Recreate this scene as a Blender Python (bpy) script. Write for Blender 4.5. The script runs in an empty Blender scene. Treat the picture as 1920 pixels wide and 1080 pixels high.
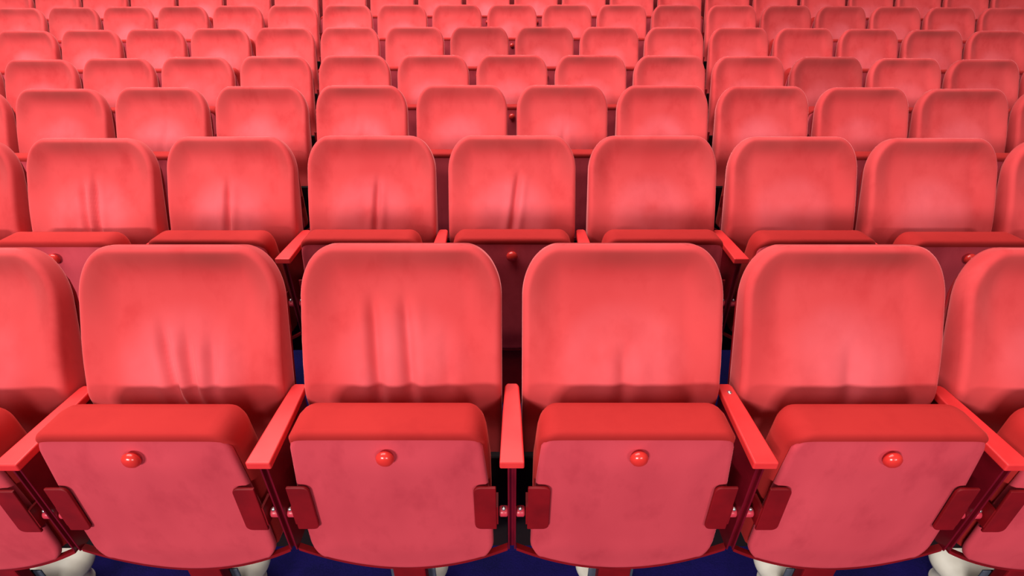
import bpy, bmesh, math, random
import numpy as np
from mathutils import Matrix, Vector

# ------------------------------------------------------------------ camera, light, exposure
scene = bpy.context.scene
COL = scene.collection
CAM_H = 1.55
cam_d = bpy.data.cameras.new('camera')
cam_d.sensor_width = 36.0
cam_d.lens = 964.0 / 1920.0 * 36.0
cam_d.clip_start = 0.05
cam = bpy.data.objects.new('camera', cam_d)
cam.location = (0.0, 0.0, CAM_H)
cam.rotation_euler = (math.radians(60.0), 0, 0)
COL.objects.link(cam)
scene.camera = cam

world = bpy.data.worlds.new('hall_ambient')
scene.world = world
world.use_nodes = True
world.node_tree.nodes['Background'].inputs[0].default_value = (1.0, 0.74, 0.72, 1)
world.node_tree.nodes['Background'].inputs[1].default_value = 0.10


def area_light(name, loc, target, sx, sy, power, col=(1, 1, 1)):
    d = bpy.data.lights.new(name, 'AREA')
    d.shape = 'RECTANGLE'
    d.size, d.size_y, d.energy, d.color = sx, sy, power, col
    o = bpy.data.objects.new(name, d)
    o.location = loc
    v = Vector(target) - Vector(loc)
    o.rotation_euler = v.to_track_quat('-Z', 'Y').to_euler()
    COL.objects.link(o)
    return o


area_light('house_light', (-2.5, 3.3, 6.5), (-2.0, 3.3, 0), 8.0, 6.0, 860, (1.0, 0.97, 0.94))
area_light('stage_light', (-6.5, -13.0, 5.0), (-0.5, 3.0, 0.8), 5.0, 1.2, 1900, (1.0, 0.96, 0.95))
area_light('stage_light', (5.0, -13.0, 5.0), (0.5, 3.0, 0.8), 4.0, 1.2, 620, (1.0, 0.96, 0.95))

scene.view_settings.view_transform = 'Standard'
scene.view_settings.look = 'None'
scene.view_settings.exposure = 0.0
scene.view_settings.gamma = 1.0
scene.view_settings.use_curve_mapping = False
scene.cycles.max_bounces = 10
scene.cycles.diffuse_bounces = 6

# ------------------------------------------------------------------ helpers


def srgb(r, g, b):
    def f(c):
        c /= 255.0
        return c / 12.92 if c <= 0.04045 else ((c + 0.055) / 1.055) ** 2.4
    return (f(r), f(g), f(b), 1.0)


def tag(o, label=None, cat=None, group=None, kind=None):
    if label:
        o['label'] = label
    if cat:
        o['category'] = cat
    if group:
        o['group'] = group
    if kind:
        o['kind'] = kind
    return o


def empty(name, loc=(0, 0, 0), rz=0.0):
    o = bpy.data.objects.new(name, None)
    o.empty_display_size = 0.1
    o.location = loc
    o.rotation_euler = (0, 0, rz)
    COL.objects.link(o)
    return o


def link(name, mesh, parent=None):
    o = bpy.data.objects.new(name, mesh)
    COL.objects.link(o)
    if parent is not None:
        o.parent = parent
    return o


def to_mesh(name, verts, faces, m, smooth=True):
    me = bpy.data.meshes.new(name)
    me.from_pydata([tuple(v) for v in verts], [], faces)
    bm = bmesh.new()
    bm.from_mesh(me)
    bmesh.ops.recalc_face_normals(bm, faces=bm.faces)
    bm.to_mesh(me)
    bm.free()
    if smooth:
        me.polygons.foreach_set('use_smooth', [True] * len(me.polygons))
    me.materials.append(m)
    return me


def bm_mesh(name, bm, m, smooth=False):
    bmesh.ops.recalc_face_normals(bm, faces=bm.faces)
    me = bpy.data.meshes.new(name)
    bm.to_mesh(me)
    bm.free()
    if smooth:
        me.polygons.foreach_set('use_smooth', [True] * len(me.polygons))
    me.materials.append(m)
    return me


def bm_box(bm, x0, x1, y0, y1, z0, z1):
    vs = [bm.verts.new((x, y, z)) for x in (x0, x1) for y in (y0, y1) for z in (z0, z1)]
    for f in ((0, 1, 3, 2), (4, 6, 7, 5), (0, 4, 5, 1), (2, 3, 7, 6), (0, 2, 6, 4), (1, 5, 7, 3)):
        bm.faces.new([vs[i] for i in f])
    return vs


def bm_prism(bm, poly, a0, a1, axis):
    """extrude a 2-D polygon; axis 'x': poly = (y, z), 'y': poly = (x, z), 'z': poly = (x, y)"""
    def p(a, q):
        return {'x': (a, q[0], q[1]), 'y': (q[0], a, q[1]), 'z': (q[0], q[1], a)}[axis]
    A = [bm.verts.new(p(a0, q)) for q in poly]
    B = [bm.verts.new(p(a1, q)) for q in poly]
    n = len(poly)
    bm.faces.new(A)
    bm.faces.new(list(reversed(B)))
    for i in range(n):
        j = (i + 1) % n
        bm.faces.new((A[i], B[i], B[j], A[j]))


def bevel(bm, w, seg=2):
    bmesh.ops.recalc_face_normals(bm, faces=bm.faces)
    bmesh.ops.bevel(bm, geom=list(bm.edges), offset=w, segments=seg, profile=0.5,
                    affect='EDGES', clamp_overlap=True)


def bm_lathe(bm, prof, origin, axis, n=20):
    """prof: list of (radius, distance along axis)"""
    ax = Vector(axis).normalized()
    t = Vector((0, 0, 1)) if abs(ax.z) < 0.9 else Vector((1, 0, 0))
    e1 = ax.cross(t).normalized()
    e2 = ax.cross(e1)
    o = Vector(origin)
    rings = []
    for r, d in prof:
        if r < 1e-6:
            rings.append([bm.verts.new(o + ax * d)])
        else:
            rings.append([bm.verts.new(o + ax * d + (e1 * math.cos(2 * math.pi * k / n) + e2 * math.sin(2 * math.pi * k / n)) * r)
                          for k in range(n)])
    for a, b in zip(rings, rings[1:]):
        for k in range(n):
            j = (k + 1) % n
            if len(a) == 1 and len(b) == 1:
                continue
            if len(a) == 1:
                bm.faces.new((a[0], b[k], b[j]))
            elif len(b) == 1:
                bm.faces.new((a[k], b[0], a[j]))
            else:
                bm.faces.new((a[k], b[k], b[j], a[j]))
    if len(rings[0]) > 1:
        bm.faces.new(rings[0])
    if len(rings[-1]) > 1:
        bm.faces.new(list(reversed(rings[-1])))


def sstep(a, b, x):
    t = np.clip((x - a) / (b - a), 0, 1)
    return t * t * (3 - 2 * t)


def slab(name, m, W, H, ca, cb, thick, rf, rb, nx, nz, zbot=None, front=None, place=None, taper=None, sq=2.0, ba=0.0, bb=0.0):
    """a padded panel: outline of half width W and height H with elliptic top corners (ca wide, cb high) and
    bottom corners (ba, bb); front face at depth front(x, h) towards the viewer, edges rounded by rf (front), rb (back)."""
    # rows, denser near top and bottom
    v = np.linspace(0, 1, nz)
    v = 0.5 - 0.5 * np.cos(np.pi * v) if cb > 0 else v
    v = 0.9 * v + 0.1 * np.linspace(0, 1, nz)
    u = np.linspace(-1, 1, nx)
    u = np.sign(u) * (1 - (1 - np.abs(u)) ** 1.35)

    def halfw(h):
        w = np.full_like(h, W)
        if taper is not None:
            w = taper(h)
        if cb > 0:
            t = np.clip((h - (H - cb)) / cb, 0, 1)
            w = w - ca * (1 - np.maximum(1 - t ** sq, 0) ** (1 / sq))
        if bb > 0:
            t = np.clip((bb - h) / bb, 0, 1)
            w = w - ba * (1 - np.sqrt(1 - t ** 2))
        return w
    h = v * H
    w = halfw(h)
    X = u[None, :] * w[:, None]
    Hh = np.repeat(h[:, None], nx, 1)
    if zbot is not None:
        Hh = Hh + zbot(X) * (1 - v[:, None]) ** 1.0
    # distance to the outline
    hh = H * (0.5 - 0.5 * np.cos(np.pi * np.linspace(0, 1, 500)))
    ww = halfw(hh)
    top = np.stack([np.linspace(-ww[-1], ww[-1], 120), np.full(120, H)], 1)
    bx = np.linspace(-ww[0], ww[0], 160)
    bot = np.stack([bx, zbot(bx) if zbot is not None else np.zeros(160)], 1)
    ol = np.concatenate([np.stack([ww, hh], 1), np.stack([-ww, hh], 1), top, bot])
    P = np.stack([X.ravel(), Hh.ravel()], 1)
    e = np.empty(len(P))
    for i in range(0, len(P), 512):
        e[i:i + 512] = np.sqrt(((P[i:i + 512, None, :] - ol[None]) ** 2).sum(2)).min(1)
    e = e.reshape(X.shape)
    e[0, :] = 0
    e[-1, :] = 0
    e[:, 0] = 0
    e[:, -1] = 0

    def rnd(e, r):
        q = np.clip(1 - e / r, 0, 1)
        return r * (1 - np.sqrt(1 - q * q))
    F = (front(X, Hh, e) if front is not None else np.zeros_like(X)) - rnd(e, rf)
    B = -thick + rnd(e, rb)
    # keep the side wall sane
    B = np.minimum(B, F - 0.002)
    verts = []
    for D in (F, B):
        verts += [(x, -d, z) for x, d, z in zip(X.ravel(), D.ravel(), Hh.ravel())]
    N = nx * nz
    faces = []
    for j in range(nz - 1):
        for i in range(nx - 1):
            a = j * nx + i
            faces.append((a, a + 1, a + nx + 1, a + nx))
            faces.append((N + a, N + a + nx, N + a + nx + 1, N + a + 1))
    loop = [i for i in range(nx)] + [j * nx + nx - 1 for j in range(1, nz)] + \
           [(nz - 1) * nx + i for i in range(nx - 2, -1, -1)] + [j * nx for j in range(nz - 2, 0, -1)]
    for a, b in zip(loop, loop[1:] + loop[:1]):
        faces.append((a, N + a, N + b, b))
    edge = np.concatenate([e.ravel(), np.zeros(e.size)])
    if place is not None:
        verts = [place @ Vector(p) for p in verts]
    me = to_mesh(name, verts, faces, m)
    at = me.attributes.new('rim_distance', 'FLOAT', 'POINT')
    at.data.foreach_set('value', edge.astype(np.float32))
    return me


# ------------------------------------------------------------------ materials
def new_mat(name):
    m = bpy.data.materials.new(name)
    m.use_nodes = True
    nt = m.node_tree
    return m, nt, nt.nodes['Principled BSDF']


def mixc(nt, fac, a, b):
    n = nt.nodes.new('ShaderNodeMix')
    n.data_type = 'RGBA'
    if isinstance(fac, (int, float)):
        n.inputs[0].default_value = fac
    else:
        nt.links.new(fac, n.inputs[0])
    for s, v in ((n.inputs[6], a), (n.inputs[7], b)):
        if isinstance(v, tuple):
            s.default_value = v
        else:
            nt.links.new(v, s)
    return n.outputs[2]


def noise(nt, vec, scale, detail=3.0, rough=0.5, lo=0.35, hi=0.65):
    n = nt.nodes.new('ShaderNodeTexNoise')
    n.inputs['Scale'].default_value = scale
    n.inputs['Detail'].default_value = detail
    n.inputs['Roughness'].default_value = rough
    nt.links.new(vec, n.inputs['Vector'])
    r = nt.nodes.new('ShaderNodeMapRange')
    r.inputs[1].default_value = lo
    r.inputs[2].default_value = hi
    nt.links.new(n.outputs[0], r.inputs[0])
    return r.outputs[0]


def math_n(nt, op, a, b=None):
    n = nt.nodes.new('ShaderNodeMath')
    n.operation = op
    for s, v in zip(n.inputs, (a, b)):
        if v is None:
            continue
        if isinstance(v, (int, float)):
            s.default_value = v
        else:
            nt.links.new(v, s)
    return n.outputs[0]


def obj_vec(nt, stretch=(1, 1, 1)):
    """object coordinates, moved about per seat so that no two wear patterns agree"""
    tc = nt.nodes.new('ShaderNodeTexCoord')
    oi = nt.nodes.new('ShaderNodeObjectInfo')
    mp = nt.nodes.new('ShaderNodeMapping')
    mp.inputs['Scale'].default_value = stretch
    sc = math_n(nt, 'MULTIPLY', oi.outputs['Random'], 37.0)
    nt.links.new(tc.outputs['Object'], mp.inputs['Vector'])
    cb = nt.nodes.new('ShaderNodeCombineXYZ')
    for i in range(3):
        nt.links.new(sc, cb.inputs[i])
    nt.links.new(cb.outputs[0], mp.inputs['Location'])
    return tc.outputs['Object'], mp.outputs[0], oi


def velvet(name, base, dark, pile, sheen, grime_shade=None, worn=None):
    m, nt, b = new_mat(name)
    raw, vec, oi = obj_vec(nt, (1, 1, 0.6))
    f = noise(nt, vec, 5.0, 3.0, 0.5, 0.3, 0.7)
    f2 = noise(nt, vec, 13.0, 4.0, 0.6, 0.50, 0.72)   # worn and stained spots
    c = mixc(nt, math_n(nt, 'ADD', math_n(nt, 'MULTIPLY', f, 0.5), math_n(nt, 'MULTIPLY', f2, 0.35)), base, dark)
    # every cushion has its nap brushed a little differently
    c = mixc(nt, math_n(nt, 'MULTIPLY', oi.outputs['Random'], 0.22), c, dark)
    # seats whose nap lies the dark way carry a darker object colour
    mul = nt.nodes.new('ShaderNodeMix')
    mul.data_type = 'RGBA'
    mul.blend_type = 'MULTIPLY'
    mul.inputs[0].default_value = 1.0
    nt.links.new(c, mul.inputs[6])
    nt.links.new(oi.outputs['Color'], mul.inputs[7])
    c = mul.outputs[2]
    if grime_shade:  # hair grease, plus shade painted as a dark band below the top rim
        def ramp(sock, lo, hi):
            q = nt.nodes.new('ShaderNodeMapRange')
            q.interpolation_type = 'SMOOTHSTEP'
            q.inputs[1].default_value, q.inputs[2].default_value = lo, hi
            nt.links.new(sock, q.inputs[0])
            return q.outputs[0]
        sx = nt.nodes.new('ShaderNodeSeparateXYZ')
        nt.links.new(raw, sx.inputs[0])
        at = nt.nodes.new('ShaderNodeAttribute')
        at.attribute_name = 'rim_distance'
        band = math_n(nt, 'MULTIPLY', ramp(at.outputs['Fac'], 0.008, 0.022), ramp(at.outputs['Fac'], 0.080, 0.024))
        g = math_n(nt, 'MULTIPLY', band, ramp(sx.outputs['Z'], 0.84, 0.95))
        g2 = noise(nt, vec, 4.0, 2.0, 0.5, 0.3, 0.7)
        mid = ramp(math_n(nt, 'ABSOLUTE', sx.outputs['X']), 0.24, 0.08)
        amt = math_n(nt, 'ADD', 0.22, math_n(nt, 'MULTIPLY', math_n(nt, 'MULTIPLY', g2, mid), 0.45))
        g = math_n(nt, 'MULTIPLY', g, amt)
        c = mixc(nt, g, c, grime_shade)
        # pile worn pale where backs lean
        wx = math_n(nt, 'MULTIPLY', sx.outputs['X'], 5.5)
        wz = math_n(nt, 'MULTIPLY', math_n(nt, 'SUBTRACT', sx.outputs['Z'], 0.775), 7.0)
        wr = math_n(nt, 'ADD', math_n(nt, 'MULTIPLY', wx, wx), math_n(nt, 'MULTIPLY', wz, wz))
        w = math_n(nt, 'MULTIPLY', ramp(wr, 1.0, 0.05), noise(nt, vec, 6.0, 3.0, 0.5, 0.2, 0.75))
        c = mixc(nt, math_n(nt, 'MULTIPLY', w, 0.48), c, worn)
    nt.links.new(c, b.inputs['Base Color'])
    b.inputs['Roughness'].default_value = 0.85
    b.inputs['Specular IOR Level'].default_value = 0.15
    b.inputs['Sheen Weight'].default_value = sheen
    b.inputs['Sheen Roughness'].default_value = 0.35
    b.inputs['Sheen Tint'].default_value = pile
    return m


M_VELVET = velvet('red_velvet', srgb(220, 79, 80), srgb(192, 50, 52), srgb(255, 150, 150), 0.9, grime_shade=srgb(120, 50, 45), worn=srgb(232, 116, 126))
M_CUSHION = velvet('seat_velvet', srgb(186, 44, 42), srgb(172, 36, 36), srgb(255, 110, 100), 0.3)
M_UNDER = velvet('underside_velvet', srgb(222, 78, 90), srgb(176, 48, 62), srgb(255, 130, 140), 0.35)


def paint(name, col, rough, spec=0.5, metallic=0.0, var=None, coat=0.0):
    m, nt, b = new_mat(name)
    if var:
        _, vec, _ = obj_vec(nt)
        nt.links.new(mixc(nt, noise(nt, vec, 14.0, 4.0), col, var), b.inputs['Base Color'])
    else:
        b.inputs['Base Color'].default_value = col
    b.inputs['Roughness'].default_value = rough
    b.inputs['Specular IOR Level'].default_value = spec
    b.inputs['Metallic'].default_value = metallic
    b.inputs['Coat Weight'].default_value = coat
    return m


M_ARM = paint('red_lacquer', srgb(240, 58, 58), 0.45, 0.4, var=srgb(232, 48, 50))
M_SIDE = paint('maroon_enamel', srgb(122, 14, 30), 0.3, 0.6, var=srgb(104, 10, 24))
M_DARKRED = paint('dark_red_enamel', srgb(138, 12, 20), 0.5, 0.3, var=srgb(120, 9, 16))
M_PIN = paint('pink_enamel', srgb(215, 60, 78), 0.35, 0.5)
M_KNOB = paint('red_plastic', srgb(226, 52, 46), 0.22, 0.6)
M_STEEL = paint('steel', (0.75, 0.7, 0.68, 1), 0.3, 0.5, 0.9)
M_CREAM = paint('cream_paint', srgb(232, 226, 210), 0.5, 0.4, var=srgb(220, 212, 194))
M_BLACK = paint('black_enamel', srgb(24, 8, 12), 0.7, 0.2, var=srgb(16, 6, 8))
M_GREY = paint('foot_shade_grey', srgb(84, 90, 104), 0.5, 0.4, var=srgb(70, 76, 90))  # tone of the shaded part of the cream foot


def carpet_mat():
    m, nt, b = new_mat('navy_carpet')
    tc = nt.nodes.new('ShaderNodeTexCoord')
    f = noise(nt, tc.outputs['Object'], 7.0, 4.0, 0.6, 0.35, 0.65)
    f2 = noise(nt, tc.outputs['Object'], 220.0, 2.0, 0.6, 0.3, 0.7)
    c = mixc(nt, f, srgb(18, 12, 74), srgb(9, 9, 52))
    c = mixc(nt, math_n(nt, 'MULTIPLY', f2, 0.4), c, srgb(30, 18, 86))
    nt.links.new(c, b.inputs['Base Color'])
    b.inputs['Roughness'].default_value = 0.95
    b.inputs['Specular IOR Level'].default_value = 0.1
    bp = nt.nodes.new('ShaderNodeBump')
    bp.inputs['Strength'].default_value = 0.3
    bp.inputs['Distance'].default_value = 0.004
    nt.links.new(f2, bp.inputs['Height'])
    nt.links.new(bp.outputs[0], b.inputs['Normal'])
    return m


M_CARPET = carpet_mat()
M_WALL = paint('wall_paint', srgb(120, 24, 26), 0.8, 0.2, var=srgb(104, 20, 24))

# ------------------------------------------------------------------ the rows
PITCH = 0.53
ROW_Y = [0.765, 1.610, 2.530, 3.42, 4.345, 5.31, 6.22]
FLOOR = [0.0, 0.049, 0.089, 0.146, 0.265, 0.404, 0.555]
SAG = [0.007, 0.004, 0.0033, 0.0028, 0.0019, 0.0013, 0.0013]   # the treads fall away very slightly to both sides
COUNT = [6, 9, 12, 15, 16, 19, 22]


def on_row(row, s):
    return (s, ROW_Y[row], FLOOR[row] - SAG[row] * s * s), 0.0


# stepped floor, one tread and riser per row
bm = bmesh.new()
edges_y = [-1.6] + [y - 0.40 for y in ROW_Y[1:]] + [ROW_Y[-1] + 1.3]
ss = [-9 + 0.75 * k for k in range(25)]
for r in range(len(ROW_Y)):
    def zz(row, s):
        return FLOOR[row] - SAG[row] * min(abs(s), 6.5) ** 2
    pts = []
    for s in ss:
        low = zz(r - 1, s) if r else zz(0, s) - 0.1
        pts.append((bm.verts.new((s, edges_y[r], low)), bm.verts.new((s, edges_y[r], zz(r, s))), bm.verts.new((s, edges_y[r + 1], zz(r, s)))))
    for p, q in zip(pts, pts[1:]):
        if r > 0:
            bm.faces.new((p[0], q[0], q[1], p[1]))
        bm.faces.new((p[1], q[1], q[2], p[2]))
bmesh.ops.remove_doubles(bm, verts=bm.verts, dist=1e-5)
tag(link('floor', bm_mesh('floor', bm, M_CARPET)), 'navy carpet on the shallow steps under the seat rows', kind='structure')

bm = bmesh.new()
bm_box(bm, -9.5, 9.5, 7.5, 7.6, 0.3, 3.4)
tag(link('wall_back', bm_mesh('wall_back', bm, M_WALL)), 'dark red wall behind the last row', kind='structure')

# ------------------------------------------------------------------ seat meshes (origin on the floor, underside of the tipped-up seat at y = 0)
REC = math.radians(18.0)
BACK_Z0, BACK_Y0 = 0.44, 0.125
BACK = Matrix.Translation((0, BACK_Y0, BACK_Z0)) @ Matrix.Rotation(-REC, 4, 'X')
BH = 0.631


def back_front(creases):
    def f(X, H, e):
        # upright below the rim, swelling over the lumbar, turning under at the bottom; a little hollow across
        d = -0.024 * sstep(0.008, 0.095, e) * (0.35 + 0.65 * sstep(0.25, 0.48, H))
        d = d + (0.014 + 0.032 * sstep(0.0, 0.14, e)) * sstep(0.56, 0.26, H) - 0.050 * sstep(0.28, 0.15, H)
        d = d + 0.010 * (X / 0.2) ** 2 * sstep(0.60, 0.35, H)
        for x0, lean, h0, h1, amp, sig in creases:
            c = x0 + lean * (H - 0.36)
            fade = sstep(h1, h1 - 0.09, H) * sstep(h0 + 0.03, h0 + 0.13, H)
            d = d - 2.0 * amp * fade * np.exp(-((X - c) / sig) ** 2)
            d = d + 1.0 * amp * fade * (np.exp(-((X - c - 2.2 * sig) / (1.5 * sig)) ** 2) + np.exp(-((X - c + 2.2 * sig) / (1.5 * sig)) ** 2))
        return d
    return f


def back_mesh(name, creases=(), nx=57, nz=50):
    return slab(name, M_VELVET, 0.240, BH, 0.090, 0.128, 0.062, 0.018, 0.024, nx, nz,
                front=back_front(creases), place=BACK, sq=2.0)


ROW1_CREASES = {
    1: [(-0.030, -0.30, 0.18, 0.47, 0.008, 0.012), (0.020, -0.20, 0.18, 0.46, 0.006, 0.013), (0.075, -0.1, 0.2, 0.45, 0.005, 0.014)],
    2: [(-0.060, -0.10, 0.18, 0.53, 0.007, 0.013), (0.018, -0.10, 0.18, 0.53, 0.007, 0.013), (0.110, -0.05, 0.2, 0.46, 0.003, 0.018)],
    3: [(0.005, 0.02, 0.17, 0.42, 0.004, 0.016)],
    4: [(0.02, 0.05, 0.17, 0.42, 0.004, 0.020)],
}
ROW2_CREASES = {
    1: [(-0.020, -0.22, 0.18, 0.50, 0.008, 0.011), (0.022, -0.16, 0.18, 0.52, 0.009, 0.011)],
    2: [(-0.012, -0.05, 0.18, 0.50, 0.008, 0.010)],
    3: [(0.020, 0.02, 0.18, 0.50, 0.007, 0.010)],
    4: [(0.010, 0.12, 0.18, 0.52, 0.008, 0.011)],
}
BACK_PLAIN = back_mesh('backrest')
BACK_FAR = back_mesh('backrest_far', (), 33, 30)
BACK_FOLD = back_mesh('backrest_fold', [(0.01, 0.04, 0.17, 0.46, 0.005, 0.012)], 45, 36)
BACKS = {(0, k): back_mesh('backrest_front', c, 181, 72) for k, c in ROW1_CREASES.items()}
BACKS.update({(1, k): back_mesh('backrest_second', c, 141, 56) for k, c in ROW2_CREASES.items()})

# rear shell of the backrest
SHELL = slab('back_shell', M_DARKRED, 0.232, BH - 0.035, 0.09, 0.125, 0.012, 0.004, 0.004, 21, 18,
             place=BACK @ Matrix.Translation((0, 0.0625, 0.0)), sq=2.2)


def cush_front(X, H, e):
    return 0.0165 * sstep(0.388, 0.442, H) + 0.0 * X


def seat_bottom(X):
    return 0.064 * (np.abs(X) / 0.23) ** 2.0


CUSH_T = lambda h: np.interp(h, [0, 0.30, 0.42], [0.216, 0.216, 0.207])
CUSHION = slab('seat_cushion', M_CUSHION, 0.215, 0.454, 0.040, 0.050, 0.098, 0.012, 0.042, 33, 36,
               zbot=lambda X: seat_bottom(X), front=cush_front, taper=CUSH_T,
               place=Matrix.Translation((0, 0.014, 0.314)))
UND_T = lambda h: np.interp(h, [0, 0.20, 0.44], [0.221, 0.219, 0.201])
UNDER = slab('seat_underside', M_UNDER, 0.226, 0.461, 0.038, 0.050, 0.016, 0.006, 0.004, 33, 32,
             zbot=lambda X: seat_bottom(X), front=lambda X, H, e: 0.010 * sstep(0.0, 0.10, e), taper=UND_T,
             place=Matrix.Translation((0, 0.0, 0.297)), ba=0.03, bb=0.05)
bm = bmesh.new()
xs = [-0.2545 + 0.509 * k / 24 for k in range(25)]
rz = [0.2895 + 0.064 * (abs(x) / 0.23) ** 2.0 for x in xs]
bm_prism(bm, [(x, z) for x, z in zip(xs, rz)] + [(x, z + 0.010) for x, z in zip(xs[::-1], rz[::-1])], 0.002, 0.016, 'y')
RAIL = bm_mesh('curved_rail', bm, M_DARKRED)

bm = bmesh.new()
bm_lathe(bm, [(0.0, 0.021), (0.006, 0.0205), (0.012, 0.0185), (0.017, 0.0145), (0.0195, 0.009), (0.0185, 0.005), (0.015, 0.0035), (0.0095, 0.0025), (0.0095, -0.008)],
         (0, -0.0065, 0.706), (0, -1, 0), 28)
KNOB = bm_mesh('knob', bm, M_KNOB, True)


def bracket_mesh(side):
    bm = bmesh.new()
    x0, x1, z0, z1, r = 0.180, 0.230, 0.470, 0.612, 0.014
    poly = [(x1, z0), (x1, z1)]
    for k in range(5):
        a = math.pi / 2 + k * math.pi / 8
        poly.append((x0 + r + r * math.cos(a), z1 - r + r * math.sin(a)))
    for k in range(5):
        a = math.pi + k * math.pi / 8
        poly.append((x0 + r + r * math.cos(a), z0 + r + r * math.sin(a)))
    bm_prism(bm, [(side * p[0], p[1]) for p in poly], -0.0128, -0.006, 'y')
    bevel(bm, 0.0022, 2)
    # the lug that wraps back to the hinge
    bm_box(bm, side * 0.2275, side * 0.2335, -0.010, 0.03, 0.485, 0.545)
    return bm_mesh('hinge_bracket', bm, M_DARKRED)


BRACKET = {s: bracket_mesh(s) for s in (-1, 1)}

# pedestal: cream mushroom-shaped air outlet, dark red column and cross bar
bm = bmesh.new()
bm_lathe(bm, [(0.050, 0.0), (0.050, 0.008), (0.048, 0.014), (0.048, 0.072), (0.075, 0.080), (0.079, 0.090), (0.079, 0.104), (0.074, 0.117), (0.061, 0.127), (0.040, 0.133), (0.0, 0.135)], (0, 0.138, 0), (0, 0, 1), 40)
FOOT = bm_mesh('foot', bm, M_CREAM, True)
bm = bmesh.new()
bm_box(bm, -0.042, 0.042, 0.018, 0.048, 0.004, 0.285)
bm_box(bm, -0.030, 0.030, 0.046, 0.122, 0.225, 0.275)
bevel(bm, 0.004, 2)
COLUMN = bm_mesh('column', bm, M_DARKRED)
bm = bmesh.new()
bm_box(bm, -0.060, 0.060, 0.049, 0.055, 0.002, 0.215)
bevel(bm, 0.002, 1)
SHADE_PLATE = bm_mesh('shade_plate', bm, M_GREY)  # added grey plate that paints the shade on the cream foot
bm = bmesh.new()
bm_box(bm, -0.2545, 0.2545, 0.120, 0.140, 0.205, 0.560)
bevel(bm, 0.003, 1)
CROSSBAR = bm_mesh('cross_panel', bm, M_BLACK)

# divider between two seats
bm = bmesh.new()
poly = [(-0.026, -0.022), (0.026, -0.022), (0.0215, 0.130), (0.0175, 0.218), (0.012, 0.228), (-0.012, 0.228), (-0.0175, 0.218), (-0.0215, 0.130)]
bm_prism(bm, poly, 0.683, 0.703, 'z')
bevel(bm, 0.0035, 3)
ARMPAD = bm_mesh('arm_rest', bm, M_ARM)
bm = bmesh.new()
prof = [(0.004, 0.375), (-0.004, 0.683), (0.220, 0.683), (0.215, 0.50), (0.170, 0.385)]
for s in (-1, 1):   # two sheets whose front edges stand proud of the web between them
    bm_prism(bm, [(y if i > 1 else y - 0.004, z) for i, (y, z) in enumerate(prof)], s * 0.0052, s * 0.0095, 'x')
bevel(bm, 0.0012, 2)
bm_prism(bm, [(y + 0.006 if i < 2 else y - 0.01, z) for i, (y, z) in enumerate(prof)], -0.0054, 0.0054, 'x')
SIDEPANEL = bm_mesh('side_panel', bm, M_SIDE)


def pin_mesh(side):
    bm = bmesh.new()
    bm_lathe(bm, [(0.0105, 0.0), (0.0125, 0.003), (0.0125, 0.017), (0.010, 0.0205)], (side * 0.0095, 0.012, 0.502), (side, 0, 0), 16)
    return bm_mesh('hinge_pin', bm, M_PIN, True)


PIN = {s: pin_mesh(s) for s in (-1, 1)}


def screw_mesh(name, o, ax, r):
    bm = bmesh.new()
    bm_lathe(bm, [(0, r * 0.5), (r * 0.6, r * 0.42), (r, 0.0), (r, -0.004)], o, ax, 12)
    return bm_mesh(name, bm, M_STEEL, True)


PINSCREW = {s: screw_mesh('pin_screw', (side_x, 0.004, 0.520), (0, -1, 0.4), 0.0048) for s, side_x in ((-1, -0.019), (1, 0.019))}
PADSCREW = screw_mesh('screw', (0.002, 0.196, 0.703), (0, 0, 1), 0.006)

# ------------------------------------------------------------------ one seat, then copies
seat0 = empty('theatre_seat')


def part(name, me, parent):
    return link(name, me, parent)


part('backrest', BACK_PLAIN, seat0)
part('back_shell', SHELL, seat0)
part('seat_cushion', CUSHION, seat0)
under0 = part('seat_underside', UNDER, seat0)
tag(part('knob', KNOB, under0), 'round glossy red knob')
tag(part('curved_rail', RAIL, seat0), 'thin dark red rail curving under the seat')
for s in (-1, 1):
    tag(part('hinge_bracket', BRACKET[s], under0), 'dark red enamelled bracket')
ped0 = part('column', COLUMN, seat0)
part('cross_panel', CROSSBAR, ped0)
tag(part('shade_plate', SHADE_PLATE, ped0), 'grey plate standing in for shade on the foot')
tag(part('foot', FOOT, ped0), 'cream mushroom-shaped foot')

div0 = empty('seat_divider')
part('arm_rest', ARMPAD, div0)
side0 = part('side_panel', SIDEPANEL, div0)
tag(side0, 'dark maroon metal side panel')
for s in (-1, 1):
    p = part('hinge_pin', PIN[s], side0)
    part('screw', PINSCREW[s], div0)


def copy_tree(o, parent=None):
    c = o.copy()
    COL.objects.link(c)
    if parent is not None:
        c.parent = parent
    for ch in list(o.children):
        copy_tree(ch, c)
    return c


ORD = ['first', 'second', 'third', 'fourth', 'fifth', 'sixth', 'seventh', 'eighth', 'ninth', 'tenth', 'eleventh',
       'twelfth', 'thirteenth', 'fourteenth', 'fifteenth', 'sixteenth', 'seventeenth', 'eighteenth', 'nineteenth',
       'twentieth', 'twenty-first', 'twenty-second', 'twenty-third']
ROWN = ['front', 'second', 'third', 'fourth', 'fifth', 'sixth', 'seventh']


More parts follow.
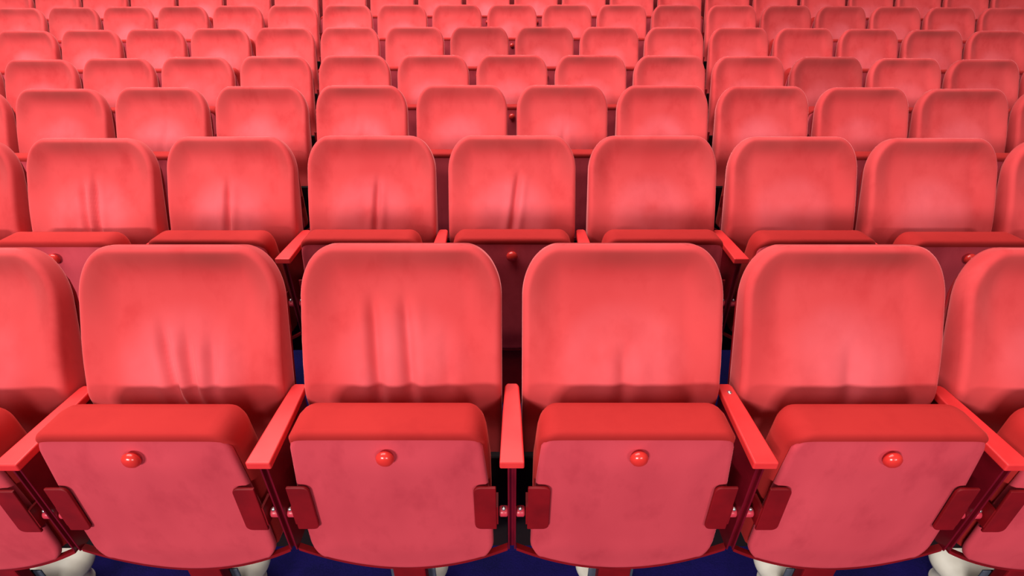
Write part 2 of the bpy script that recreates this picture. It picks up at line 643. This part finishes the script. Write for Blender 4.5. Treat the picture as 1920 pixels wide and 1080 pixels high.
def seat_label(r, k, n):
    row = ROWN[r] + ' row'
    if r == 0:
        return ['red velvet tip-up seat cut by the left edge of the photo, front row',
                'red velvet front-row seat with slanting creases low on its backrest, left of centre',
                'red velvet tip-up seat in the front row with three long upright creases',
                'smooth-backed red velvet front-row seat, just right of the middle armrest',
                'smooth-backed red velvet front-row seat, second to the right of the middle armrest',
                'red velvet tip-up seat cut by the right edge of the photo, front row'][k]
    if r == 1 and k == 4:
        return 'red velvet seat of the second row, seen between the two middle front-row backrests'
    if k == 0:
        return f'red velvet seat at the left edge of the photo, {row} from the front'
    if k == n - 1:
        return f'red velvet seat at the right edge of the photo, {row} from the front'
    if n % 2 and k == n // 2:
        return f'red velvet seat in the exact middle of the {row} from the front'
    if k < n / 2:
        side, i = 'left', k
    else:
        side, i = 'right', n - 1 - k
    crease = ', creased backrest' if (r, k) in BACKS else ''
    return f'red velvet seat, {ORD[i]} from the {side} edge in the {row}{crease}'


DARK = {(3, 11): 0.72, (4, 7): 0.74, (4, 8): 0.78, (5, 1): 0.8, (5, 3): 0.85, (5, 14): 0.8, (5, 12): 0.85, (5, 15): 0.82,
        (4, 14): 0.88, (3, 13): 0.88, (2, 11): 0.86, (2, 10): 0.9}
rng = random.Random(5)
first = True
for r, n in enumerate(COUNT):
    for k in range(n):
        s = (k - (n - 1) / 2) * PITCH
        loc, rz = on_row(r, s)
        o = seat0 if first else copy_tree(seat0)
        first = False
        o.location, o.rotation_euler = loc, (0, 0, rz)
        tag(o, seat_label(r, k, n), 'seat', f'folding seats of the {ROWN[r]} row')
        br = [c for c in o.children if c.name.startswith('backrest')][0]
        if (r, k) in BACKS:
            br.data = BACKS[(r, k)]
            tag(br, 'creased velvet backrest')
        elif r == 2 and k in (2, 4, 6):
            br.data = BACK_FOLD
        elif r >= 3:
            br.data = BACK_FAR
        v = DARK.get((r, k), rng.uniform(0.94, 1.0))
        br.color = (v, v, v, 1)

# ------------------------------------------------------------------ dividers, visible between the seats of the first rows
DIV_ROWS = [0, 1]
first = True
for r in DIV_ROWS:
    n = COUNT[r]
    for k in range(n - 1):
        s = (k + 1 - n / 2) * PITCH
        loc, rz = on_row(r, s)
        o = div0 if first else copy_tree(div0)
        first = False
        o.location, o.rotation_euler = loc, (0, 0, rz)
        d = k - (n - 2) / 2
        if r == 0:
            lab = {-2: 'red armrest on a maroon side panel, at the left edge of the front row',
                   -1: 'red armrest on a maroon side panel, front row, between the two creased backrests',
                   0: 'red armrest pointing straight ahead in the middle of the front row, on a maroon panel',
                   1: 'red armrest with a small screw at its back end, front row',
                   2: 'red armrest on a maroon side panel, at the right edge of the front row'}[int(d)]
        else:
            i = int(abs(d) + 0.5)
            lab = f'red armrest in the second row, {ORD[i - 1]} {"left" if d < 0 else "right"} of its middle seat'
        tag(o, lab, 'armrest', f'armrests of the {ROWN[r]} row')
        if r == 0 and k == 3:
            link('screw', PADSCREW, o)
